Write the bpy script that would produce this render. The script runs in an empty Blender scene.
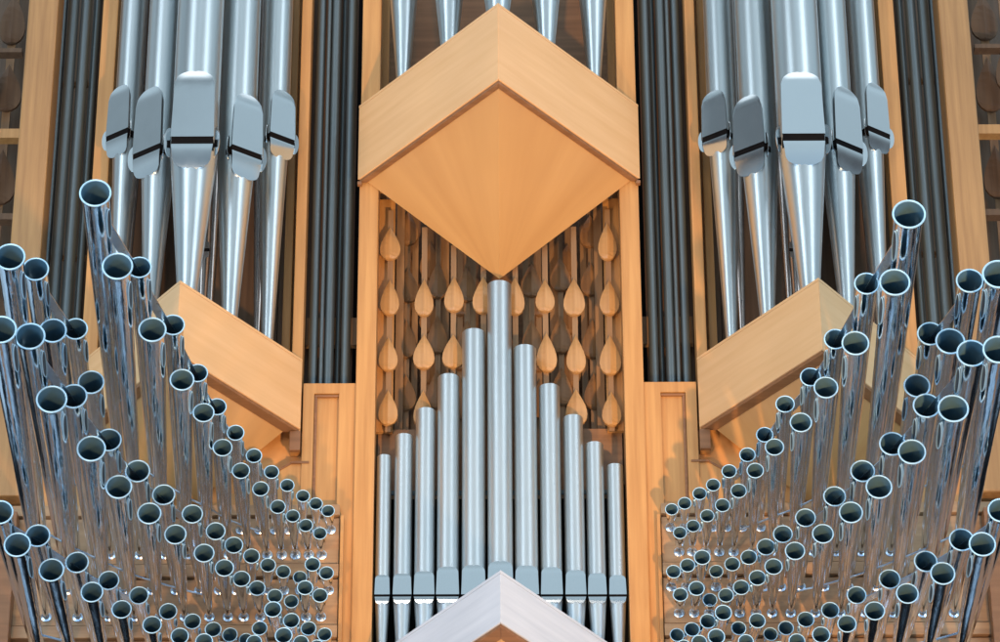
import bpy, math, random
from mathutils import Vector, Matrix
random.seed(7)
scn = bpy.context.scene
COL = scn.collection
# ------------------------------------------------------------------ camera
F = 3500.0                                  # focal length in photo pixels (photo 1000 x 642)
PITCH = math.radians(30.0); ROLL = math.radians(0.25)
CAM = Vector((0.0, -14*math.cos(PITCH), -14*math.sin(PITCH)))
fwd = Vector((0, math.cos(PITCH), math.sin(PITCH)))
r0 = Vector((1, 0, 0)); u0 = Vector((0, -math.sin(PITCH), math.cos(PITCH)))
RGT = r0*math.cos(ROLL) - u0*math.sin(ROLL)
UPV = r0*math.sin(ROLL) + u0*math.cos(ROLL)
cd = bpy.data.cameras.new('camera'); cam = bpy.data.objects.new('camera', cd); COL.objects.link(cam)
cd.sensor_width = 36; cd.lens = F/1000*36; cd.clip_end = 200; cd.clip_start = 0.1
M = Matrix((RGT, UPV, -fwd)).transposed().to_4x4(); M.translation = CAM
cam.matrix_world = M
scn.camera = cam

def ray(px, py):
    return fwd*F + RGT*(px-500) - UPV*(py-321)
def S(px, py, Y=0.0):                        # point of the place on the upright plane y = Y
    d = ray(px, py); return CAM + d*((Y-CAM.y)/d.y)
def H(px, py, Z):                            # point of the place at height Z
    d = ray(px, py); return CAM + d*((Z-CAM.z)/d.z)
def mm(px_w, P):                             # size in metres of px_w photo pixels at P
    return px_w*(P-CAM).dot(fwd)/F

# ------------------------------------------------------------------ world (the daylit church in front of the organ)
w = bpy.data.worlds.new("World"); scn.world = w; w.use_nodes = True
nt = w.node_tree; N = nt.nodes; L = nt.links
bg = N['Background']
tc = N.new('ShaderNodeTexCoord'); sep = N.new('ShaderNodeSeparateXYZ'); L.new(tc.outputs['Generated'], sep.inputs[0])
mp = N.new('ShaderNodeMapping'); mp.inputs['Scale'].default_value = (1, 1, 0.22); L.new(tc.outputs['Generated'], mp.inputs[0])
no = N.new('ShaderNodeTexNoise'); no.inputs['Scale'].default_value = 4.0; no.inputs['Detail'].default_value = 2.5; L.new(mp.outputs[0], no.inputs['Vector'])
cr = N.new('ShaderNodeValToRGB'); L.new(no.outputs[0], cr.inputs[0])
e = cr.color_ramp.elements
e[0].position = 0.34; e[0].color = (0.10, 0.11, 0.125, 1)
e[1].position = 0.64; e[1].color = (0.62, 0.80, 0.92, 1)
x = e.new(0.50); x.color = (0.33, 0.42, 0.48, 1)
gr = N.new('ShaderNodeMapRange'); gr.inputs[1].default_value = -0.35; gr.inputs[2].default_value = 0.35; L.new(sep.outputs[2], gr.inputs[0])
mx = N.new('ShaderNodeMix'); mx.data_type = 'RGBA'; L.new(gr.outputs[0], mx.inputs[0])
dk = N.new('ShaderNodeMix'); dk.data_type = 'RGBA'; dk.blend_type = 'MULTIPLY'; dk.inputs[0].default_value = 1; L.new(cr.outputs[0], dk.inputs[6]); dk.inputs[7].default_value = (0.72, 0.82, 0.95, 1)
L.new(dk.outputs[2], mx.inputs[6]); L.new(cr.outputs[0], mx.inputs[7])
zr = N.new('ShaderNodeMapRange'); zr.inputs[1].default_value = .74; zr.inputs[2].default_value = .84; L.new(sep.outputs[2], zr.inputs[0])  # bright zenith added to give the bent pipe lips a highlight band
vm = N.new('ShaderNodeMix'); vm.data_type = 'RGBA'; L.new(zr.outputs[0], vm.inputs[0]); L.new(mx.outputs[2], vm.inputs[6]); vm.inputs[7].default_value = (2.0, 2.2, 2.35, 1)
L.new(vm.outputs[2], bg.inputs['Color']); bg.inputs['Strength'].default_value = 0.92

def area(name, loc, target, size, power, col, sy=None):
    l = bpy.data.lights.new(name, 'AREA'); l.energy = power; l.size = size; l.color = col
    if sy: l.shape = 'RECTANGLE'; l.size_y = sy
    o = bpy.data.objects.new(name, l); COL.objects.link(o); o.location = loc
    o.rotation_euler = (Vector(target)-Vector(loc)).to_track_quat('-Z', 'Y').to_euler(); return o
area('window_and_fill_light', (-7, -11, 5.5), (0, 0, 0), 3.5, 270, (0.78, 0.90, 1.0), 7)
area('window_and_fill_light', (7.5, -10, 6), (0, 0, 0), 3.5, 250, (0.82, 0.92, 1.0), 7)
area('window_and_fill_light', (-2, -14, -2.5), (0, 0, -.5), 4.0, 300, (1.0, 0.88, 0.76), 3)  # added frontal fill that brightens the cornices, no window here
area('window_and_fill_light', (-8, -7, -4), (-1, 0, -.6), 3.0, 430, (0.52, 0.75, 1.0), 5)  # added low blue light to brighten and cool the left trumpets
area('window_and_fill_light', (8, -7, -4), (1, 0, -.6), 3.0, 430, (0.52, 0.75, 1.0), 5)  # same added blue light for the right trumpets
def spot(name, loc, target, size, power, col, ang):
    l = bpy.data.lights.new(name, 'SPOT'); l.energy = power; l.shadow_soft_size = size; l.color = col
    l.spot_size = math.radians(ang); l.spot_blend = 1.0
    o = bpy.data.objects.new(name, l); COL.objects.link(o); o.location = loc
    o.rotation_euler = (Vector(target)-Vector(loc)).to_track_quat('-Z', 'Y').to_euler(); return o
spot('warm_lamp', (2.6, -7.5, -7.5), (.1, 0, 0.1), 0.13, 4100, (1.0, 0.57, 0.25), 30)
spot('warm_lamp', (-3.2, -8.5, -6.5), (-.1, 0, -.05), 0.20, 1700, (1.0, 0.60, 0.30), 30)
scn.view_settings.view_transform = 'Standard'; scn.view_settings.look = 'None'
scn.view_settings.exposure = 0.0; scn.view_settings.gamma = 1.0

# ------------------------------------------------------------------ materials
def newmat(name):
    m = bpy.data.materials.new(name); m.use_nodes = True
    return m, m.node_tree.nodes, m.node_tree.links, m.node_tree.nodes['Principled BSDF']
def wood(name, c1, c2, axis='Z', rough=0.42, scale=1.0, coat=0.15):
    m, n, l, b = newmat(name)
    tc = n.new('ShaderNodeTexCoord'); mp = n.new('ShaderNodeMapping'); l.new(tc.outputs['Object'], mp.inputs[0])
    s = {'X': (1.2, 26, 26), 'Y': (26, 1.2, 26), 'Z': (26, 26, 1.2), 'D': (10, 10, 26), 'H': (1.3, 1.3, 24)}[axis]
    mp.inputs['Scale'].default_value = [v*scale for v in s]
    no = n.new('ShaderNodeTexNoise'); no.inputs['Scale'].default_value = 1.6; no.inputs['Detail'].default_value = 5; no.inputs['Roughness'].default_value = .55
    l.new(mp.outputs[0], no.inputs['Vector'])
    cr = n.new('ShaderNodeValToRGB'); l.new(no.outputs[0], cr.inputs[0])
    cr.color_ramp.elements[0].position = .32; cr.color_ramp.elements[0].color = (*c1, 1)
    cr.color_ramp.elements[1].position = .68; cr.color_ramp.elements[1].color = (*c2, 1)
    n2 = n.new('ShaderNodeTexNoise'); n2.inputs['Scale'].default_value = 2.3; n2.inputs['Detail'].default_value = 2; l.new(tc.outputs['Object'], n2.inputs['Vector'])
    hs = n.new('ShaderNodeHueSaturation'); l.new(cr.outputs[0], hs.inputs['Color'])
    mr = n.new('ShaderNodeMapRange'); mr.inputs[3].default_value = .90; mr.inputs[4].default_value = 1.10; l.new(n2.outputs[0], mr.inputs[0]); l.new(mr.outputs[0], hs.inputs['Value'])
    l.new(hs.outputs[0], b.inputs['Base Color'])
    bp = n.new('ShaderNodeBump'); bp.inputs['Strength'].default_value = .05; bp.inputs['Distance'].default_value = .001
    l.new(no.outputs[0], bp.inputs['Height']); l.new(bp.outputs[0], b.inputs['Normal'])
    b.inputs['Roughness'].default_value = rough; b.inputs['Coat Weight'].default_value = coat; b.inputs['Coat Roughness'].default_value = .3
    return m
def metal(name, col, rough=0.15, bump=0.1, scale=(8, 8, 8), nscale=3.0, metallic=1.0, var=.12, dist=.004):
    m, n, l, b = newmat(name)
    tc = n.new('ShaderNodeTexCoord'); mp = n.new('ShaderNodeMapping'); l.new(tc.outputs['Object'], mp.inputs[0]); mp.inputs['Scale'].default_value = scale
    no = n.new('ShaderNodeTexNoise'); no.inputs['Scale'].default_value = nscale; no.inputs['Detail'].default_value = 4; l.new(mp.outputs[0], no.inputs['Vector'])
    mr = n.new('ShaderNodeMapRange'); mr.inputs[3].default_value = max(.02, rough-.07); mr.inputs[4].default_value = rough+.10
    l.new(no.outputs[0], mr.inputs[0]); l.new(mr.outputs[0], b.inputs['Roughness'])
    hs = n.new('ShaderNodeHueSaturation'); hs.inputs['Color'].default_value = (*col, 1)
    m2 = n.new('ShaderNodeMapRange'); m2.inputs[3].default_value = 1-var; m2.inputs[4].default_value = 1+var; l.new(no.outputs[0], m2.inputs[0]); l.new(m2.outputs[0], hs.inputs['Value'])
    l.new(hs.outputs[0], b.inputs['Base Color']); b.inputs['Metallic'].default_value = metallic
    bp = n.new('ShaderNodeBump'); bp.inputs['Strength'].default_value = bump; bp.inputs['Distance'].default_value = dist
    l.new(no.outputs[0], bp.inputs['Height']); l.new(bp.outputs[0], b.inputs['Normal'])
    return m
def flat(name, col, rough=.8):
    m, n, l, b = newmat(name)
    no = n.new('ShaderNodeTexNoise'); no.inputs['Scale'].default_value = 6
    mx = n.new('ShaderNodeMix'); mx.data_type = 'RGBA'; l.new(no.outputs[0], mx.inputs[0])
    mx.inputs[6].default_value = (*[c*.7 for c in col], 1); mx.inputs[7].default_value = (*[c*1.3 for c in col], 1)
    l.new(mx.outputs[2], b.inputs['Base Color']); b.inputs['Roughness'].default_value = rough
    return m
LW1, LW2 = (.44, .215, .068), (.57, .305, .105)
M_post = wood('oak_upright', LW1, LW2, 'Z')
M_post_shade = wood('oak_upright_shaded', (.30, .155, .055), (.42, .23, .085), 'Z')  # darker post oak, shade at the outer edges put into the colour
M_board = wood('oak_board', (.33, .19, .095), (.46, .285, .15), 'X')  # base darkened to carry the shade the trumpets throw on the chest
M_rim = wood('oak_rim', (.70, .42, .195), (.77, .485, .245), 'H', .45, .8)
M_pale = wood('pale_oak_cool_lit', (.50, .545, .60), (.60, .64, .69), 'H', .5, .9)  # cool white light on the lower cornice put into the wood colour
M_soffit = wood('oak_veneer', (.60, .27, .085), (.70, .35, .12), 'D', .38, .35, .25)  # extra orange paints the warm glow on the wall behind the trumpets
def fan(m):                                  # fan of light reflections painted as streaks round the low point
    n, l = m.node_tree.nodes, m.node_tree.links
    tc = next(x for x in n if x.type == 'TEX_COORD'); mp = next(x for x in n if x.type == 'MAPPING')
    sp = n.new('ShaderNodeSeparateXYZ'); l.new(tc.outputs['Object'], sp.inputs[0])
    at = n.new('ShaderNodeMath'); at.operation = 'ARCTAN2'; l.new(sp.outputs[0], at.inputs[0]); 
    sb = n.new('ShaderNodeMath'); sb.operation = 'SUBTRACT'; sb.inputs[0].default_value = .05; l.new(sp.outputs[1], sb.inputs[1]); l.new(sb.outputs[0], at.inputs[1])
    cb = n.new('ShaderNodeCombineXYZ'); l.new(at.outputs[0], cb.inputs[0]); l.new(sp.outputs[2], cb.inputs[2]); l.new(cb.outputs[0], mp.inputs[0])
    mp.inputs['Scale'].default_value = (1.3, 1, .5)
    return m
M_fan = fan(wood('oak_fan_reflections', (.47, .245, .085), (.56, .31, .115), 'D', .36, .35, .3))
M_brown = wood('stained_edge', (.20, .09, .035), (.28, .13, .055), 'X')
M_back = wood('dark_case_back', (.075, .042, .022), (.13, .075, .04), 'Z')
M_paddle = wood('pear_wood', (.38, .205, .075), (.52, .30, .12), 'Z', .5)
M_paddle_shade = wood('pear_wood_shaded', (.20, .10, .038), (.30, .155, .06), 'Z', .6)  # shaded copy of the paddle wood for the set-back layers
M_batten = wood('batten_wood', (.22, .125, .06), (.32, .19, .09), 'Z', .6)
M_dim = wood('gallery_wood_shaded', (.10, .055, .028), (.16, .09, .045), 'Z', .7)  # darkness of the outer galleries put into the wood colour
M_black = flat('dark_void', (.008, .007, .007))  # near-black colour stands in for darkness in mouths and behind the case
M_trump = metal('polished_tin', (.70, .80, .92), .10, .35, (14, 1.3, 14), 3.0, dist=.006)
M_ring = metal('tin_rim', (.46, .72, .88), .40, .05, var=.05, metallic=.6)
M_bore = metal('pipe_bore', (.12, .25, .34), .42, .1, metallic=.4)
M_front = metal('brushed_tin', (.60, .66, .68), .33, .12, (18, 18, .5), 2.0, var=.10)
M_lip = metal('burnished_lip', (.66, .70, .72), .13, .03, (5, 5, 5), 2.0, var=.04)
M_inner = metal('small_pipe_tin', (.58, .635, .655), .42, .10, (20, 20, .8), 2.0, var=.08)
M_zinc = metal('dull_zinc', (.15, .19, .21), .45, .1, (16, 16, 1), 2.0, metallic=.8, var=.2)
M_rear = metal('rear_pipe_metal', (.42, .38, .36), .25, .1, (16, 16, 1), 2.0, var=.15)  # brownish reflections of the rear row put into the metal colour
M_slot = flat('slot_dark', (.018, .03, .042), .4)  # dark patch colour stands in for the shaded inside of the slots
M_black.node_tree.nodes['Principled BSDF'].inputs['Specular IOR Level'].default_value = 0.05
M_black.node_tree.nodes['Principled BSDF'].inputs['Roughness'].default_value = 1.0
M_steel = metal('bright_steel', (.70, .80, .88), .28, .1)

# ------------------------------------------------------------------ mesh helpers
class MB:
    def __init__(s): s.v = []; s.f = []
    def add(s, vs, fs):
        o = len(s.v); s.v += [Vector(v) for v in vs]; s.f += [tuple(i+o for i in f) for f in fs]; return s
    def box(s, x0, x1, y0, y1, z0, z1):
        return s.add([(x0,y0,z0),(x1,y0,z0),(x1,y1,z0),(x0,y1,z0),(x0,y0,z1),(x1,y0,z1),(x1,y1,z1),(x0,y1,z1)],
              [(0,3,2,1),(4,5,6,7),(0,1,5,4),(1,2,6,5),(2,3,7,6),(3,0,4,7)])
    def prism(s, poly, z0, z1):               # plan polygon, counter-clockwise seen from above
        n = len(poly); vs = [(p[0],p[1],z0) for p in poly]+[(p[0],p[1],z1) for p in poly]
        return s.add(vs, [tuple(range(n-1,-1,-1)), tuple(range(n,2*n))]+[(i,(i+1)%n,n+(i+1)%n,n+i) for i in range(n)])
    def extr(s, poly, y0, y1):                # polygon in x,z pushed through y
        n = len(poly); vs = [(p[0],y0,p[1]) for p in poly]+[(p[0],y1,p[1]) for p in poly]
        return s.add(vs, [tuple(range(n)), tuple(range(2*n-1,n-1,-1))]+[(i,n+i,n+(i+1)%n,(i+1)%n) for i in range(n)])
    def lathe(s, o, d, prof, seg=24, cap0=False, cap1=False, flip=False):
        d = Vector(d).normalized(); o = Vector(o)
        a = d.orthogonal().normalized(); b = d.cross(a)
        vs = []; fs = []
        for t, r in prof:
            for k in range(seg):
                an = 2*math.pi*k/seg; vs.append(o+d*t+(a*math.cos(an)+b*math.sin(an))*r)
        for i in range(len(prof)-1):
            for k in range(seg):
                q = (i*seg+k, i*seg+(k+1)%seg, (i+1)*seg+(k+1)%seg, (i+1)*seg+k); fs.append(q[::-1] if flip else q)
        if cap0: fs.append(tuple(range(seg-1,-1,-1)))
        if cap1: fs.append(tuple((len(prof)-1)*seg+k for k in range(seg)))
        return s.add(vs, fs)
    def bar(s, a, b, w_, h_, up=(0,0,1)):
        a = Vector(a); b = Vector(b); d = (b-a).normalized(); up = Vector(up)
        x_ = d.cross(up).normalized()*w_/2; z_ = x_.cross(d).normalized()*h_/2
        vs = [p+q for p in (a,b) for q in (-x_-z_, x_-z_, x_+z_, -x_+z_)]
        return s.add(vs, [(0,3,2,1),(4,5,6,7),(0,1,5,4),(1,2,6,5),(2,3,7,6),(3,0,4,7)])
    def build(s, name, mat, parent=None, smooth=False, bevel=0):
        me = bpy.data.meshes.new(name); off = parent_loc(parent) if parent else Vector((0,0,0))
        if parent is None:
            off = sum(s.v, Vector((0,0,0)))/len(s.v)
        me.from_pydata([v-off for v in s.v], [], s.f); me.update()
        ob = bpy.data.objects.new(name, me); COL.objects.link(ob); me.materials.append(mat)
        if parent: ob.parent = parent
        else: ob.location = off
        if smooth:
            me.shade_smooth()
            me.set_sharp_from_angle(angle=math.radians(38))
        if bevel:
            bv = ob.modifiers.new('bevel', 'BEVEL'); bv.width = bevel; bv.segments = 2; bv.limit_method = 'ANGLE'
        return ob
def parent_loc(p):
    l = Vector(p.location)
    while p.parent: p = p.parent; l += Vector(p.location)
    return l
def thing(name, loc, label, cat, group=None):
    o = bpy.data.objects.new(name, None); COL.objects.link(o); o.location = loc; o.empty_display_size = .05
    return tag(o, label, cat, group)
def tag(o, label, cat, group=None, kind=None):
    if label: o['label'] = label
    if cat: o['category'] = cat
    if group: o['group'] = group
    if kind: o['kind'] = kind
    return o
ORD = ['first','second','third','fourth','fifth','sixth','seventh','eighth','ninth','tenth','eleventh','twelfth','thirteenth','fourteenth','fifteenth','sixteenth']
XC = S(499.5, 321, 0).x
def mir(x): return 2*XC - x
def zz(py, Y=0.0, px=300): return S(px, py, Y).z
def xx(px, py, Y=0.0): return S(px, py, Y).x

# ------------------------------------------------------------------ case back and surroundings
ZT = 2.0; ZB = -2.3
b = MB().box(-3.2, 3.2, 1.25, 1.33, ZB, ZT+1.5).build('back_wall', M_black); tag(b, None, None, kind='structure')

SIDE = {-1: 'left', 1: 'right'}
def sx(x, s):                                 # x is given for the left half
    return x if s < 0 else mir(x)
def sbox(mb, xa, xb, s, *r):
    a, c = sx(xa, s), sx(xb, s); return mb.box(min(a,c), max(a,c), *r)

def upright(xa, xb, Y, dep, z0, z1, label, s, name='case_post', mat=None, bev=.004):
    o = sbox(MB(), xa, xb, s, Y, Y+dep, z0, z1).build(name, mat or M_post, bevel=bev)
    return tag(o, label, 'post')
Z383 = zz(383); Z507 = zz(507)
for s in (-1, 1):
    sd = SIDE[s]
    upright(xx(357.5,300), xx(377,300), -.012, .16, ZB, ZT, f'{sd} light oak post beside the small central pipes, running full height', s)
    upright(xx(381,40,.2), xx(389,40,.2), .2, .1, zz(250,.2), ZT, f'shaded thin oak post just inside the {sd} central post', s, 'rear_post')
    upright(xx(293.5,300), xx(304,300), 0, .12, Z383-.3, ZT, f'narrow {sd} oak post between big tower pipes and dull grey pipes', s)
    upright(xx(283,300,.16), xx(291.5,300,.16), .16, .1, Z383-.1, ZT, f'darker rear oak post behind the {sd} side tower, near its inner edge', s, 'rear_post')
    upright(xx(92,180), xx(108,180), 0, .14, zz(560), ZT, f'{sd} oak post at the outer edge of the big tower pipes', s)
    upright(xx(15,180,-.05), xx(46,180,-.05), -.05, .2, zz(500), ZT, f'broad outermost oak post at the {sd} edge of the photo', s, bev=.01, mat=M_post_shade)

# side panels beneath the dull pipes
for s in (-1, 1):
    sd = SIDE[s]; xa, xb = xx(302,440), xx(357,440)
    t = thing('panelled_wall', (sx((xa+xb)/2, s), 0, Z507), f'{sd} oak panel with a framed upright field below the dull grey pipes', 'wall')
    fx0, fx1 = xx(313,440), xx(338,440); zt, zb = zz(393), zz(506)
    zbot = ZB
    mb = MB(); sbox(mb, xa, fx0, s, .004, .08, zbot, Z383); sbox(mb, fx1, xb, s, .004, .08, zbot, Z383)
    sbox(mb, fx0, fx1, s, .004, .08, zt, Z383); sbox(mb, fx0, fx1, s, .004, .08, zbot, zb)
    mb.build('frame', M_post, t)
    mb = MB(); sbox(mb, fx0, fx1, s, .022, .07, zb, zt); mb.build('panel_field', M_post, t)
    mb = MB(); sbox(mb, fx0+.001, fx0+.012, s, .010, .024, zb, zt-.012); sbox(mb, fx0+.001, fx1-.001, s, .0095, .024, zt-.012, zt-.002)
    mb.build('moulding', M_brown, t, bevel=.002)

# ------------------------------------------------------------------ pointed cornices
def cornice(end_in, apex, end_out, z0, z1, t_, label, name='pointed_cornice', mat=M_rim, bottom=None, brackets=True, zbr=.08):
    """V-shaped rim: three plan points, rim board thickness t_, folded soffit running down to a point at the wall"""
    A, P, B = [Vector((p[0], p[1])) for p in (end_in, apex, end_out)]   # A right/inner, B left in x order whichever
    if A.x > B.x: A, B = B, A                                           # A has the smaller x
    th = thing(name, (P.x, -.0, z0), label, 'cornice')
    def inner(t):
        nA = (P-A).normalized(); nA = Vector((-nA.y, nA.x))             # towards the wall
        nB = (B-P).normalized(); nB = Vector((-nB.y, nB.x))
        a2 = A+Vector((t/abs(nA.y) *0 + t*1.0/ max(.2, abs(nA.x)) ,0)); b2 = B-Vector((t/ max(.2, abs(nB.x)),0))
        mid = (nA+nB).normalized(); P2 = P+mid*(t/max(.2, mid.dot(nA)))
        return a2, P2, b2
    a2, P2, b2 = inner(t_)
    dy = Vector((0, .03))
    for q in ((A, P, P2, a2), (P, B, b2, P2)):
        MB().prism([(p.x, p.y) for p in q], z0, z1).build('rim_board', mat, th, bevel=.0025)
    # top deck
    MB().prism([(A.x, A.y), (P.x, P.y), (B.x, B.y)], z1+.0005, z1+.012).build('deck', mat, th)
    # dark edge moulding under the rim
    a3, P3, b3 = inner(.006); a4, P4, b4 = inner(t_+.012)
    for q in ((a3, P3, P4, a4), (P3, b3, b4, P4)):
        MB().prism([(p.x, p.y) for p in q], z0-.014, z0-.0005).build('edge_moulding', M_brown, th, bevel=.002)
    if bottom is not None:
        a5, P5, b5 = inner(t_+.003)
        Q = Vector(bottom)
        zs = z0+.002
        for tri in ((a5, P5), (P5, b5)):
            v0 = Vector((tri[0].x, tri[0].y, zs)); v1 = Vector((tri[1].x, tri[1].y, zs))
            mb = MB(); n_ = 14; vs = []
            up = Vector((0, .05, .0))
            mb.add([v0, v1, Q, v0+Vector((0,0,.05)), v1+Vector((0,0,.05)), Q+Vector((0,.05,.03))], [(0,2,1),(3,4,5),(0,1,4,3),(1,2,5,4),(2,0,3,5)])
            mb.build('soffit', M_fan, th)
    if brackets:
        for p, sg in ((A, 1), (B, -1)):
            MB().box(min(p.x, p.x+sg*t_*1.0), max(p.x, p.x+sg*t_*1.0), -.035, -.001 if False else -.0135, z0-zbr, z0-.015).build('end_bracket', M_brown, th, bevel=.002)
    return th

# centre tower
YE = -.02
E = S(359, 108.5, YE); z1 = E.z; A_ = H(499, 5.5, z1)
z0 = S(359, 180, YE).z
bot = S(499.5, 279, .02)
cornice((E.x, YE), (XC, A_.y), (mir(E.x), YE), z0, z1, .018, 'large pointed central oak cornice with folded soffit above the small pipes', bottom=bot, zbr=.03)
print('centre apex', A_, 'w', -E.x)
# lower pale cornice
Yl = -.10
A2 = S(499.5, 573, Yl-.74); z1l = A2.z; El = H(357, 671, z1l)
z0l = S(499.5, 622, A2.y).z
cornice((El.x, El.y), (XC, A2.y), (mir(El.x), El.y), z0l, z1l, .05, 'pale pointed cornice at the bottom centre, in front of the small pipes', mat=M_pale, bottom=(XC, El.y+.05, z0l-.75), brackets=False)
# side towers
SIDE_Z1 = {}
for s in (-1, 1):
    sd = SIDE[s]
    E = S(302.5, 362, YE); z1s = E.z; A_ = H(180, 283, z1s); z0s = S(302.5, 429, YE).z
    SIDE_Z1[s] = z1s
    xo = 2*A_.x - E.x
    bot = Vector((sx(A_.x, s), .02, zz(506)))
    cornice((sx(E.x, s), YE), (sx(A_.x, s), A_.y), (sx(xo, s), YE), z0s, z1s, .042, f'{sd} side tower oak cornice, pointed, behind the polished trumpets', bottom=bot, zbr=.10)
    SIDEX = (A_.x, E.x, xo, A_.y)
    print('side apex', A_, E, xo)

# ------------------------------------------------------------------ wall behind trumpets and chest boards
for s in (-1, 1):
    sd = SIDE[s]
    xi, xo_ = xx(302, 480)-.002, xx(-60, 480)
    mb = MB(); sbox(mb, xo_, xi, s, .055, .1, Z507, zz(425))
    o = mb.build('case_wall', M_soffit); tag(o, f'warm oak wall panel behind the long trumpets of the {sd} bank', 'wall')
    p = [S(303,460.5), S(291,460.5), S(262,476), S(205,507)]
    pl = [(sx(q_.x,s), q_.z) for q_ in p]+[(sx(p[0].x,s), Z507)]
    if s > 0: pl = pl[::-1]
    o = MB().extr(pl, .012, .054).build('corner_board', M_post, bevel=.002); tag(o, f'oak corner board with a slanting top edge under the {sd} side cornice', 'board')
    p = [S(309,461), S(291,461), S(262,477)]; q = [S(309,463), S(291,463), S(262,479)]
    mb = MB()
    for i in range(2):
        pl = [(sx(p[i].x,s), p[i].z), (sx(p[i+1].x,s), p[i+1].z), (sx(q[i+1].x,s), q[i+1].z), (sx(q[i].x,s), q[i].z)]
        if s < 0: pl = pl[::-1]
        mb.extr(pl, .000 if i == 0 else .007, .0115)
    o = mb.build('edge_line', M_brown); tag(o, f'thin dark bent edge strip below the {sd} side cornice', 'moulding')
    # wind chest: rails and boards
    X0, X1 = xx(-40, 580), xx(338.5, 580)
    cx = sx((X0+X1)/2, s)
    t = thing('wind_chest', (cx, 0, zz(700)), f'stepped oak wind chest carrying the trumpets of the {sd} bank', 'wind chest')
    rows = [519, 566, 580, 627, 641, 688, 702]
    tops = zz(507)
    lv = [507, 519, 566, 580, 627, 641, 688, 702]
    for i in range(len(lv)-1):
        za, zb_ = zz(lv[i])-.004, zz(lv[i+1])+.004
        isrow = i % 2 == 1
        mb = MB(); sbox(mb, X0, X1, s, (-.030 if not isrow else -.015), .05, zb_, za)
        mb.build('foot_board' if isrow else 'rail', M_board, t, bevel=.002)
    mb = MB(); sbox(mb, X0, X1+.0, s, .0, .05, zz(702), zz(507)-.002); mb.build('chest_back', M_brown, t)
    mb = MB(); sbox(mb, X1+.004, xx(343,580), s, -.034, .0035, ZB, zz(519)); mb.build('end_stile', M_post, t, bevel=.002)
    mb = MB(); sbox(mb, xx(-40,580), xx(16,580), s, -.09, .02, ZB, zz(520)); mb.build('outer_stile', M_brown, t, bevel=.004)

# ------------------------------------------------------------------ flue pipes
def lip_plate(mb, C, n, tdir, a, H_, d_back, d_front, zbase, rb, top_round=.55, invert=False, Rb_=.1, taper=.07):
    """burnished lip: flat plate with rounded end, its end bent back into the body.  C axis point, n facing direction, tdir sideways"""
    NU, NV = 17, 14
    grid = []
    for j in range(NV):
        rowv = []
        for i in range(NU):
            u = -1+2*i/(NU-1); v = j/(NV-1)
            zt = H_ - a*top_round*(1-max(0, 1-abs(u)**2.1*.999)**(1/2.1))
            z = v*zt; sdist = zt-z
            d = d_front
            if z > H_-rb: d = d_front-(d_front-Rb_*.99)*((z-H_+rb)/rb)**1.7
            z = -z if invert else z
            rowv.append(Vector((C.x, C.y, zbase+z))+n*d+tdir*(a*u*(1-taper*v)))
        grid.append(rowv)
    vs = [p for r_ in grid for p in r_]; fs = []
    for j in range(NV-1):
        for i in range(NU-1):
            q = (j*NU+i, j*NU+i+1, (j+1)*NU+i+1, (j+1)*NU+i); fs.append(q if not invert else q[::-1])
    # skirt going back
    border = [(0,i) for i in range(NU)]+[(j,NU-1) for j in range(1,NV)]+[(NV-1,i) for i in range(NU-2,-1,-1)]+[(j,0) for j in range(NV-2,0,-1)]
    o = len(vs)
    for (j,i) in border:
        p = grid[j][i]; q_ = p-Vector((C.x,C.y,p.z)); dd = q_.dot(n); vs.append(p+n*(min(d_back, dd-.001)-dd)-tdir*(q_.dot(tdir)*.14))
    m_ = len(border)
    for k in range(m_):
        j,i = border[k]; j2,i2 = border[(k+1)%m_]
        q = (j*NU+i, o+k, o+(k+1)%m_, j2*NU+i2); fs.append(q if not invert else q[::-1])
    fs.append(tuple(o+k for k in range(m_)) if not invert else tuple(o+k for k in range(m_-1,-1,-1)))
    mb.add(vs, fs)

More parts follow.
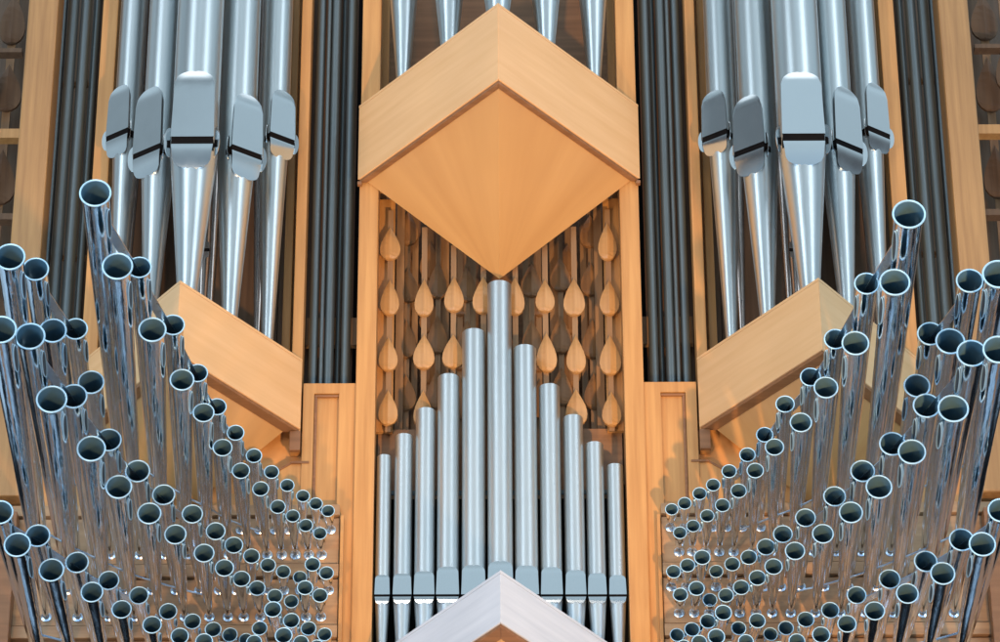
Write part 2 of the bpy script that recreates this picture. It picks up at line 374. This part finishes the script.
def flue_pipe(cx, Y, R, z_top, z_slot, lipH, lowH, slotH, z_foot, r_foot, face, a, label, group, mat, ears=True, cat='organ pipe', name='facade_pipe', lipmat=None, top_round=.55):
    t = thing(name, (cx, Y, z_foot), label, cat, group)
    C = Vector((cx, Y, 0)); n = Vector((math.sin(face), -math.cos(face), 0)); td = Vector((math.cos(face), math.sin(face), 0))
    lm = lipmat or M_lip
    MB().lathe((cx,Y,z_slot), (0,0,1), [(0,R), ((z_top-z_slot),R), ((z_top-z_slot),R*.93), ((z_top-z_slot)-.05,R*.93)], 40, cap0=True).build('body', mat, t, smooth=True)
    L_ = z_slot-z_foot
    MB().lathe((cx,Y,z_foot), (0,0,1), [(0,r_foot), (L_*.96, R*.97), (L_-.0005, R*1.0)], 40, cap0=True).build('foot', mat, t, smooth=True)
    df = R*(1.10 if ears else 1.06)
    mb = MB(); lip_plate(mb, C, n, td, a, lipH, R*.75, df, z_slot+slotH, lipH*.2, top_round, Rb_=R); mb.build('upper_lip', lm, t, smooth=True)
    mb = MB(); lip_plate(mb, C, n, td, a*.97, lowH, R*.75, df*.99, z_slot, lowH*.95, .42, invert=True, Rb_=R*.90, taper=.10); mb.build('lower_lip', lm, t, smooth=True)
    # black block standing in for the darkness of the mouth opening
    mb = MB(); vs = []
    for (u, d) in ((-1, R*.25), (1, R*.25), (1, df*.97), (-1, df*.97)):
        for z in (z_slot+.0004, z_slot+slotH-.0004): vs.append(Vector((C.x,C.y,z))+n*d+td*(a*.96*u))
    mb.add(vs, [(0,2,3,1),(2,4,5,3),(4,6,7,5),(6,0,1,7),(1,3,5,7),(0,6,4,2)]); mb.build('mouth', M_black, t)
    if ears:
        for sg in (-1, 1):
            mb = MB(); nn = 12; r_e = a*.54; th_ = .0022
            base = Vector((C.x,C.y,z_slot+slotH*.5))+td*(sg*a*1.01)+n*(df*.80)
            outd = (n*.62+td*sg*.78).normalized()
            pts = [base+outd*0+Vector((0,0,-r_e*1.5))]
            for k in range(nn+1):
                an = -math.pi/2+math.pi*k/nn
                pts.append(base+outd*(r_e*.62*math.cos(an)+.002)+Vector((0,0,r_e*1.5*math.sin(an))))
            pn = outd.cross(Vector((0,0,1))).normalized()*th_
            vs = pts+[p+pn for p in pts]; k_ = len(pts)
            mb.add(vs, [tuple(range(k_)), tuple(range(2*k_-1,k_-1,-1))]+[(i,k_+i,k_+(i+1)%k_,(i+1)%k_) for i in range(k_)])
            mb.build('ear', lm, t)
    return t

# side towers: (mouth cx, pipe width px, lip width px, lip top, slot y, lower lip bottom, facing deg, Y)
LP = [(118, 27, 24, 83, 138, 156, -36, -.10), (148, 34, 30, 85, 155, 176, -36, -.26), (192, 47, 43, 70, 145, 167, 0, -.40),
      (245, 38, 29, 92, 156, 178, 36, -.26), (281, 30, 24, 88, 142, 158, 36, -.10)]
RP = [(716, 30, 24, 88, 139, 154, -36, -.10), (751, 37, 29, 93, 153, 174, -36, -.26), (804, 47, 43, 71, 142, 164, 0, -.40),
      (848, 35, 29, 85, 150, 172, 36, -.26), (878, 28, 24, 81, 136, 152, 36, -.10)]
for lst, sd in ((LP, 'left'), (RP, 'right')):
    for i, (px, pw, lw, yt, ys, yb, fa, Y) in enumerate(lst):
        P = S(px, ys, Y); fa = math.radians(fa); R = mm(pw, P)/2; a = mm(lw, P)/2/math.cos(fa); n = Vector((math.sin(fa), -math.cos(fa)))
        P = S(px - (math.sin(fa)*R)*F/14*.9, ys, Y - math.cos(fa)*R)        # mouth is R in front of the axis
        cx = P.x; zs = P.z
        zfoot = SIDE_Z1[-1]+.015
        lipH = zz(yt+8, Y-R, px)-zz(ys, Y-R, px); lowH = zz(ys, Y-R, px)-zz(yb, Y-R, px)
        pos = ['leftmost of five', 'second from the left', 'widest, in the middle', 'second from the right', 'rightmost of five'][i]
        flue_pipe(cx, Y, R, ZT+.4, zs, lipH, lowH, .026 if i != 2 else .034, zfoot, R*.36, fa, a,
                  f'tall front tin pipe of the {sd} side tower, {pos}', 'tall front pipes of the side towers', M_front, top_round=(.75 if i == 2 else 1.05))
# rear pipes glimpsed between them
for s in (-1, 1):
    sd = SIDE[s]
    for i, (px, w_) in enumerate([(130, 16), (160, 20), (214, 17), (232, 16), (262, 18)]):
        Y = .10+.05*(i % 2)
        P = S(px, 200, Y); R = mm(w_, P)/2
        mb = MB().lathe((sx(P.x,s), Y, zz(360,Y)), (0,0,1), [(0,R*.3),(.9,R),(3.2,R)], 28, cap0=True, cap1=True)
        o = mb.build('rear_pipe', M_rear, smooth=True)
        tag(o, f'dim rear pipe behind the {sd} tower front pipes, {ORD[i]} from its outer edge', 'organ pipe', 'dim rear pipes of the side towers')
for s in (-1, 1):
    P = S(204 if s < 0 else 795, 255, -.12); R = mm(13, P)/2
    flue_pipe(P.x, -.12, R, P.z+.42, P.z, .035, .03, .015, SIDE_Z1[-1]+.015, R*.5, 0, R*.95,
              f'small narrow-mouthed pipe tucked beside the widest {SIDE[s]} tower pipe', 'small pipes tucked inside the side towers', M_rear, ears=False, name='small_pipe', lipmat=M_rear)

# ------------------------------------------------------------------ centre small pipes
CP = [(382,12,454,577),(402,15.5,433,575.5),(424,17.5,407,573),(447.5,19.5,373,568.5),(473.5,21,328,567),(500.5,22.5,280,563),
      (527,20.5,344,567.5),(552,18.5,383,569),(576,17.5,414,572),(597.5,15.5,441,575),(618,14,463,577)]
CYP = .03
for i, (px, w_, yt, ym) in enumerate(CP):
    Y = CYP - .05*(1-abs(i-5)/5)
    P = S(px, 597, Y); R = mm(w_+2.8, P)/2; P = S(px, 597-(.3 if i != 5 else 3), Y-R)
    ztop = S(px, yt, Y-R).z
    lipH = S(px, ym, Y-R).z-P.z
    pos = ['leftmost','second from the left','third from the left','fourth from the left','just left of the tallest','tallest, in the middle','just right of the tallest','fourth from the right','third from the right','second from the right','rightmost'][i]
    flue_pipe(P.x, Y, R, ztop, P.z, lipH, mm(7.5, P), .010, P.z-.42, R*.3, 0, R*1.03,
              f'small satin pipe in the central row of eleven, {pos}', 'eleven small pipes of the central row', M_inner, ears=False, name='central_pipe')
# centre upper pipes: only their tapering feet show
for i, (px, wt, Y) in enumerate([(403, 32, -.06), (449, 34, -.2), (498, 36, -.36), (546.5, 34, -.2), (594, 32, -.06)]):
    P = S(px, 0, Y); zf = S(359,108.5,YE).z+.014; R = mm(wt, P)/2
    x_ = S(px, 60, Y).x
    t = thing('tower_pipe', (x_, Y, zf), f'blue-grey pipe foot above the central cornice, {["leftmost","second from the left","middle","second from the right","rightmost"][i]}', 'organ pipe', 'pipe feet above the central cornice')
    L0 = P.z+.18-zf
    MB().lathe((x_,Y,zf), (0,0,1), [(0,.02),(L0,R*1.05)], 32, cap0=True).build('foot', M_front, t, smooth=True)
    MB().lathe((x_,Y,zf+L0), (0,0,1), [(0,R*1.05),(1.0,R*1.05)], 32, cap1=True).build('body', M_front, t, smooth=True)

# ------------------------------------------------------------------ dull zinc pipes in the gaps
for s in (-1, 1):
    sd = SIDE[s]
    for i, (px, w_, Y, y_ref) in enumerate([(322.5, 8.5, .1, 0), (337, 9.5, .1, 0), (353, 9, .1, 0), (345.5, 5, .16, 0), (330, 4, .08, 0)]):
        P = S(px, y_ref, Y); R = mm(w_, P)/2
        o = MB().lathe((sx(P.x,s), Y, Z383-.02), (0,0,1), [(0,R),(3.4,R)], 24, cap0=True, cap1=True).build('zinc_pipe', M_zinc, smooth=True)
        tag(o, f'dull grey zinc pipe between {sd} tower and centre, ' + ['nearest the side tower','middle of the three front ones','nearest the centre','thin one set further back','thin one standing slightly forward'][i], 'organ pipe', 'dull zinc pipes beside the centre')
    for i, (px, w_, Y) in enumerate([(52,8,.12),(62,11,.1),(75,11,.1),(86,7,.14)]):
        P = S(px, 180, Y); R = mm(w_, P)/2
        o = MB().lathe((sx(P.x,s), Y, zz(600)), (0,0,1), [(0,R),(4.4,R)], 24, cap0=True, cap1=True).build('zinc_pipe', M_zinc, smooth=True)
        tag(o, f'dull grey zinc pipe beside the {sd} outermost post, {ORD[i]} from that post', 'organ pipe', 'dull zinc pipes by the outermost posts')
    # rack rails with bright pins
    for (pa, pb, py, Y) in [(50, 92, 256, .22), (50, 95, 83, .22)]:
        mb = MB(); sbox(mb, xx(pa,py,Y), xx(pb,py,Y), s, Y, Y+.02, zz(py+2,Y), zz(py-2,Y))
        o = mb.build('rack_rail', M_batten); tag(o, f'thin rack rail behind {sd} outer dull pipes, ' + ('lower one' if py > 200 else 'upper one'), 'rail')
    mb = MB(); Y = .24; sbox(mb, xx(306,330,Y), xx(357,330,Y), s, Y, Y+.03, zz(345,Y), zz(318,Y))
    o = mb.build('rack_rail', M_batten); tag(o, f'brown rack rail behind the {sd} inner dull pipes', 'rail')
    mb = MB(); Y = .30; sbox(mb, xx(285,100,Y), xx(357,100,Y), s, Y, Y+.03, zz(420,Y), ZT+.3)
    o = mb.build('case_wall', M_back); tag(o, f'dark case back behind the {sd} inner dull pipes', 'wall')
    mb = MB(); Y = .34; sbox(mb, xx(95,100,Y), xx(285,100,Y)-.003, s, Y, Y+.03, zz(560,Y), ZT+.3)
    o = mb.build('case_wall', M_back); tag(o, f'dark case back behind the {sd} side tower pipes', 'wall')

# ------------------------------------------------------------------ centre recess
Y = .42
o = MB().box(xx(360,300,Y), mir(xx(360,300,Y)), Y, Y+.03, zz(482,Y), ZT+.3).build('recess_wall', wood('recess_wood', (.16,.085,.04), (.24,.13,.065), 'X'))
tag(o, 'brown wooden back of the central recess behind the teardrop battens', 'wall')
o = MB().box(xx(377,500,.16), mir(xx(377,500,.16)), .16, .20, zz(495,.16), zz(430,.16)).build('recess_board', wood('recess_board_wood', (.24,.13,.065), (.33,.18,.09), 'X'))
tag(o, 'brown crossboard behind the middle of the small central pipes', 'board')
o = MB().box(xx(377,500,.1), mir(xx(377,500,.1)), .1, .112, zz(494.5,.1), zz(491,.1)).build('support_rail', M_zinc)
tag(o, 'thin grey metal rail holding the small central pipes', 'rail')
for s in (-1, 1):
    for i,(pa,pb,ya,yb,Y) in enumerate([(396,404,262,430,.2),(412,418,262,430,.3),(441,449,270,430,.3),(470,476,290,430,.3)]):
        mb = MB(); sbox(mb, xx(pa,300,Y), xx(pb,300,Y), s, Y, Y+.02, zz(yb,Y), zz(ya-60,Y))
        o = mb.build('rear_batten', M_batten); tag(o, f'plain dark upright batten deep in the {SIDE[s]} of the recess, {ORD[i]} from the post', 'batten', 'plain battens in the recess')

def teardrop_mb(cx, Y, cz, w_, h_, th_):
    pts = []; n_ = 22
    for k in range(n_):
        t = 2*math.pi*k/n_
        # pointed top, round bottom
        px_ = w_/2*math.sin(t)*(math.sin(t/2)**1.3)*1.42
        pz_ = h_/2*math.cos(t)
        pts.append((cx+px_, cz+pz_+0))
    mb = MB(); n2 = n_//2
    R_ = [pts[k] for k in range(0, n2+1)]; L_ = [pts[(n_-k) % n_] for k in range(0, n2+1)]
    vs = []
    for (a_, b_) in zip(L_, R_):
        f_ = min(1, abs(b_[0]-a_[0])/w_*1.6)
        vs += [(a_[0], Y, a_[1]), (cx, Y-.014*f_, a_[1]), (b_[0], Y, b_[1]), (a_[0], Y+th_, a_[1]), (b_[0], Y+th_, b_[1])]
    fs = []
    for k in range(n2):
        p, q = k*5, (k+1)*5
        fs += [(p, q, q+1, p+1), (p+1, q+1, q+2, p+2), (p+3, q+3, q, p), (p+2, q+2, q+4, p+4), (p+4, q+4, q+3, p+3)]
    return mb.add(vs, fs)
def paddle_batten(x, Y, ztop, zbot, bw, paddles, label, group, mp_, pw=.085, ph=.145):
    t = thing('paddle_batten', (x, Y, zbot), label, 'batten', group)
    MB().box(x-bw/2, x+bw/2, Y, Y+.014, zbot, ztop).build('batten', M_batten, t)
    for z in paddles:
        teardrop_mb(x+random.uniform(-.003,.003), Y-.014, z+random.uniform(-.014,.014), pw*random.uniform(.93,1.08), ph*random.uniform(.92,1.1), .0135).build('paddle', mp_, t)
for s in (-1, 1):
    sd = SIDE[s]
    G = 'battens with teardrop paddles in the central recess'
    cols = [  # px, Y, top py, bottom py, paddle py list, mat
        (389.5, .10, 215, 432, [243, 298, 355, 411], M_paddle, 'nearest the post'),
        (407, .24, 215, 432, [232, 284, 338, 394], M_paddle_shade, 'second from the post, set back'),
        (398.5, .32, 215, 432, [262, 317, 372], M_paddle_shade, 'deepest layer, outer'),
        (430, .33, 225, 432, [262, 316, 368], M_paddle_shade, 'deepest layer, middle'),
        (460, .31, 240, 432, [300, 352, 400], M_paddle_shade, 'deepest layer, inner'),
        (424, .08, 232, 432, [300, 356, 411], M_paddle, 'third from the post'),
        (438, .26, 235, 432, [279, 334, 390], M_paddle_shade, 'fourth from the post, set back'),
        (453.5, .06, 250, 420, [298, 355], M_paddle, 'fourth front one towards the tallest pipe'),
        (467, .22, 250, 420, [284, 338], M_paddle_shade, 'sixth from the post, set back'),
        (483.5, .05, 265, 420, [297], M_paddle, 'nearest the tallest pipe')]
    for (px, Y, yt, yb, pl, m_, pos) in cols:
        x_ = sx(xx(px, 320, Y), s)
        Zs = [S(px, p_, Y).z for p_ in pl]
        pos = pos.replace('fourth front one towards the tallest pipe', 'fifth from the post')
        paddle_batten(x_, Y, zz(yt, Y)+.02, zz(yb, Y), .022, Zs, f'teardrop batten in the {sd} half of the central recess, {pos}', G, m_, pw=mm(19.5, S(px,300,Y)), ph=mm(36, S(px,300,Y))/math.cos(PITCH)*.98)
    mb = MB(); Y = .135; sbox(mb, xx(378,320,Y), xx(394,320,Y), s, Y, Y+.02, zz(432,Y), zz(200,Y))
    o = mb.build('recess_side_board', M_post); tag(o, f'flat oak board behind the first batten at the {sd} central post', 'board')
    # outer galleries beyond the outermost posts
    for i,(px, Y, pl) in enumerate([(7, .35, [90, 180, 20]), (-14, .25, [75, 165])]):
        x_ = sx(xx(px, 100, Y), s); Zs = [S(px, p_, Y).z for p_ in pl]
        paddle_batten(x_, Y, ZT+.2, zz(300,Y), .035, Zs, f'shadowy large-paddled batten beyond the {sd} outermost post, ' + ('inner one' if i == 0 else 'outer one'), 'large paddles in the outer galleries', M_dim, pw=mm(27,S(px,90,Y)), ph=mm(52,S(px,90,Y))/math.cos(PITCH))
    for i,(py, hh) in enumerate([(132, 9), (49, 4), (215, 6)]):
        mb = MB(); Y = .2; sbox(mb, xx(-60,py,Y), xx(22,py,Y), s, Y, Y+.05, zz(py+hh/2,Y), zz(py-hh/2,Y))
        o = mb.build('gallery_shelf', M_post if i == 0 else M_dim); tag(o, f'{["lit","thin dark","lowest dim"][i]} cross rail beyond the {sd} outermost post', 'rail')  # dim rails carry the gallery shade in their wood colour
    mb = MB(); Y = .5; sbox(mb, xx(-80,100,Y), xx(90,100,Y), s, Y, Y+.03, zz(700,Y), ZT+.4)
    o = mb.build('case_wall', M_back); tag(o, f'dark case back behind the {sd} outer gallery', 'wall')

# ------------------------------------------------------------------ horizontal trumpets
def trumpet(bx, by, w_, fx, fy, label, group):
    Ft = S(fx, fy, 0.0); Bl = H(bx, by, Ft.z)
    R = mm(w_, Bl)/2
    d = (Bl-Ft); Lg = d.length; d.normalize()
    t = thing('trumpet_pipe', Ft, label, 'trumpet pipe', group)
    rt = min(.0125, R*.30); Rb = R*.87
    st = .03
    body = MB().lathe(Ft, d, [(st, rt*.8), (st+.03, rt), (Lg*.5, rt+(Rb-rt)*.53), (Lg-.03, Rb*.985), (Lg-.004, R*.93)], 28)
    body.build('resonator', M_trump, t, smooth=True)
    # bore
    MB().lathe(Ft, d, [(Lg*.45, (rt+(Rb-rt)*.47)*.93), (Lg-.03, Rb*.93), (Lg-.002, R*.87)], 24, cap0=True, flip=True).build('bore', M_bore, t, smooth=True)
    # rolled rim
    mr = R*.066; prof = []
    for k in range(9):
        an = 2*math.pi*k/8; prof.append((Lg-.002+mr*.9*math.sin(an), R-mr+mr*math.cos(an)))
    MB().lathe(Ft, d, prof, 32).build('rim', M_ring, t, smooth=True)
    # boot and silver socket at the board
    MB().lathe(Ft, d, [(-.02, .010), (.006, .010), (.008, .019), (.022, .020), (.026, .013), (.036, rt*.9)], 16, cap0=True).build('socket', M_steel, t, smooth=True)
    # tuning slot, facing down and towards the middle of the organ
    sg = 1 if Ft.x < 0 else -1
    side = Vector((sg, 0, 0)); side = (side-d*side.dot(d)).normalized(); dn = d.cross(side); dn = -dn if dn.z > 0 else dn
    an = math.radians(60); nrm = (dn*math.cos(an)+side*math.sin(an)).normalized(); tg = d.cross(nrm).normalized()
    sl = min(R*3.4, Lg*.16); sw = R*.20; c0 = Lg-R*1.2-sl/2
    if Lg > .28:
        ro = rt+(Rb-rt)*(c0/Lg)
        def pt(al, ac, h): 
            tt = c0+al; rr = rt+(Rb-rt)*(tt/Lg)+h
            ang = ac/max(rr, .001)
            return Ft+d*tt+(nrm*math.cos(ang)+tg*math.sin(ang))*rr
        nn = 20; outl = []
        for k in range(nn):
            a_ = 2*math.pi*k/nn; ca, sa = math.cos(a_), math.sin(a_)
            outl.append((sl/2*math.copysign(abs(ca)**.8, ca), sw*sa))
        q = [pt(a_, c_, .0012) for a_, c_ in outl]; ctr = [pt(a_*.5, 0, .0014) for a_, c_ in outl]
        mb = MB(); mb.add(q+ctr, [(i,(i+1)%nn,nn+(i+1)%nn,nn+i) for i in range(nn)]); so = mb.build('tuning_slot', M_slot, t)
        w2 = max(.0018, R*.045); lay = []
        for sc_, h in ((1.0,.0), (1.0,.004), (1.0+.0,.004), (1.0,.0)): pass
        v = []; 
        for (k_, h) in ((0,.0005),(0,.0045),(w2,.0045),(w2,.0005)):
            for a_, c_ in outl:
                ln = math.hypot(a_/ (sl/2), c_/sw) or 1
                v.append(pt(a_+math.copysign(k_, a_)*min(1,abs(a_)/(sl/2)), c_+math.copysign(k_, c_)*min(1,abs(c_)/sw), h))
        mb = MB(); fs = []
        for r_ in range(3):
            for i in range(nn): fs.append((r_*nn+i, r_*nn+(i+1)%nn, (r_+1)*nn+(i+1)%nn, (r_+1)*nn+i))
        mb.add(v, fs).build('slot_edge', M_ring, so, smooth=True)
    ALL.append((Ft, Bl, R, rt, Rb, (bx, by, fx, fy)))
    return Ft, Bl, d, Lg
ALL = []

A1x = [331,317,303,288.5,275,259.5,241,222,203,182,158,126,97,66]
A2x = [322,309,295.6,282,267.5,249,229,209,188,165,140,111,78,46]
B1x = [329,314,300,284,268,252,236,219,199.5,176,152,124,98,68,36]
B2x = [321,306,291,276,260.5,244,228,209.5,185,160,135,108,78,46.5,14]
LEFT = {
 ('top','upper',532): (A1x, [(328,510.6,13.5),(315.8,503.4,14),(302.9,495.7,14),(287.2,485,14.5),(271.5,471.7,15.5),(253.9,455.4,16.5),(235.5,432.5,18),(217,406.5,19.5),(197.6,372.8,21),(173,324.7,24),(139.3,267.2,25),(95.3,192.9,32.5),(75.5,328.7,25),(35.6,269,27)]),
 ('top','lower',557): (A2x, [(319.9,533,14),(305.8,525,14.5),(292.7,515.6,14.5),(277.8,506.4,16),(260.6,488.5,17),(240.8,470.4,18.5),(222.5,447.3,20),(203.5,412.3,22),(181.9,379.5,25),(152.3,329.4,28.5),(117.4,266,31.5),(91,382,27),(52.8,330.4,28),(10,256.7,31)]),
 ('middle','upper',592.5): (B1x, [(326.4,572.7,15),(312.5,564,16),(300,577,14.5),(283.3,571.3,15),(268,564.7,16),(251.5,555.7,17),(233.8,544.7,19),(215.6,530.8,20),(192.3,513.6,21.5),(163.6,494.4,23.5),(137.5,470.8,25.5),(108.7,439.6,26),(73.5,396,28),(30,336,31)]),
 ('middle','lower',619): (B2x, [(320,595,16),(305,587.3,16.5),(291.3,601,15),(274.9,595.7,16),(257,587.7,17),(241.4,578.4,18),(224.3,567.5,19.5),(204,552.7,21),(175.3,534,22.5),(149.2,513,24.5),(118.7,486.5,27),(91.2,448.3,29.5),(51.6,399,31.5),(1,329.4,32)]),
 ('bottom','upper',654): (B1x, [(324.5,634,15),(308.4,628,16),(291.2,620.2,17),(272.8,609,18),(259.5,627.8,16),(245.6,639,14),(229.8,634.4,16),(213,629,17),(192.3,621,17.5),(168,611,18.5),(138.8,595,20),(108.6,580,21.5),(77,562,24),(37.7,535.3,25.5),(0,512,27)]),
 ('bottom','lower',680): (B2x, [(317,646,15),(300.8,642,16),(283.6,635,18),(270,650,15),(254,641.6,16),(238,651,16),(221,649,17),(204,641,18),(179.7,635.6,18.5),(152,624.3,19.5),(121.5,608.9,20.5),(91.9,591.6,23),(51.3,569.6,26),(17.3,544.4,27.5),(-30,520,28)])}
mr_ = lambda l, k=1000: [k-x for x in l]
RIGHT = {
 ('top','upper',529.5): (mr_(A1x,1001.5), [(671.8,509,13.5),(684.7,503,14),(699.7,493.3,14.5),(713.2,484.6,14.5),(729.2,470.9,15.5),(747.5,454.5,16.5),(764.7,434.5,17.5),(785.1,403.8,19.5),(810.6,376.8,21.5),(835.5,338.9,23.5),(866.7,283.4,25.5),(909,214,34),(930.4,333.6,27),(969.8,280.6,28)]),
 ('top','lower',554): (mr_(A2x,1001), [(680,532.4,14),(693.2,525.6,14),(707.3,515.4,14.5),(722.6,504.9,15.5),(738.7,490.5,16.5),(755.3,470.2,17.5),(774.5,446.7,19.5),(800.9,422.1,22.5),(826,387.2,25),(855.5,342.9,28),(894.8,282,31.5),(917,385.5,27),(950.3,341,30),(998.4,274,33)]),
 ('middle','upper',589): (mr_(B1x), [(673.6,571.3,15),(687.6,565,15.5),(702.3,557,17),(716.2,571,14.5),(732.3,563.7,16),(748.9,556.9,17),(766,546.6,19),(782.9,533.7,20),(805.5,517.4,21),(834.7,496,23),(862.7,470.8,25),(892.5,443.5,27),(926.7,405.4,28),(971.8,353,31)]),
 ('middle','lower',615): (mr_(B2x), [(680.4,594.3,15.5),(696.6,588,16.5),(710,599.5,15),(726,594.9,16),(741.3,587,17),(757.4,577.4,17.5),(773.6,566.2,18.5),(795.1,550.5,20.5),(823,533.4,22),(851,512,24.5),(879,486.5,27),(912,451.5,28.5),(953.3,408.2,31.5),(998.4,349.3,32)]),
 ('bottom','upper',651): (mr_(B1x), [(677.2,634.6,15),(692.2,629,16),(708,620.8,16.5),(723.4,612.2,17.5),(738.8,627.8,15.5),(757.4,620.2,17),(770.7,633.7,15),(786,627.6,16),(805.8,619,17.5),(830.3,609.8,18.5),(856.7,594.7,20),(889.7,578.7,22),(925.8,561,24),(961.6,539.4,25.5),(1001,510,27)]),
 ('bottom','lower',677): (mr_(B2x), [(684,646,15),(699.4,641.7,16),(716.5,636,17.5),(730,648,15),(746,641,16),(762,650,15),(779,648,16),(797,640.7,17),(821.2,634.3,18.5),(847,623.3,19.5),(874.7,610.4,21),(907.4,593,23),(942.8,573,25.5),(982.4,543.8,27.5),(1030,520,28)])}
for bank, data in (('left', LEFT), ('right', RIGHT)):
    for (tier, row, fy), (fxs, bells) in data.items():
        info = []
        for i, ((bx, by, w_), fx) in enumerate(zip(bells, fxs)):
            if bx < -25 or bx > 1025: continue
            info.append(trumpet(bx, by, w_, fx, fy, f'polished trumpet, {ORD[i]} from centre, {row} row of the {tier} tier in the {bank} bank', f'polished horizontal trumpets of the {bank} bank'))
        # stays tying the row together
        for nm, fr, w_, h_, lab in (('flat_stay', .86, .034, .004, 'flat metal stay near the bells'), ('rod_stay', .36, .006, .006, 'thin metal rod halfway')):
            if nm == 'rod_stay' and row == 'upper': continue
            if nm == 'flat_stay' and row == 'lower' : continue
            mb = MB(); pts = []
            for (Ft, Bl, d, Lg) in info:
                if Lg < .45: continue
                pts.append(Bl-d*.13+Vector((0,0,.02)) if nm == 'flat_stay' else Ft+d*Lg*fr)
            pts.sort(key=lambda p: p.x)
            if len(pts) < 3: continue
            for a_, b_ in zip(pts[:-1], pts[1:]): (mb.bar(a_, b_, w_, h_) if (a_-b_).length < .5 else None)
            o = mb.build(nm, M_steel); tag(o, f'{lab}, tying the {row} row of {tier} tier trumpets, {bank} bank', 'stay')
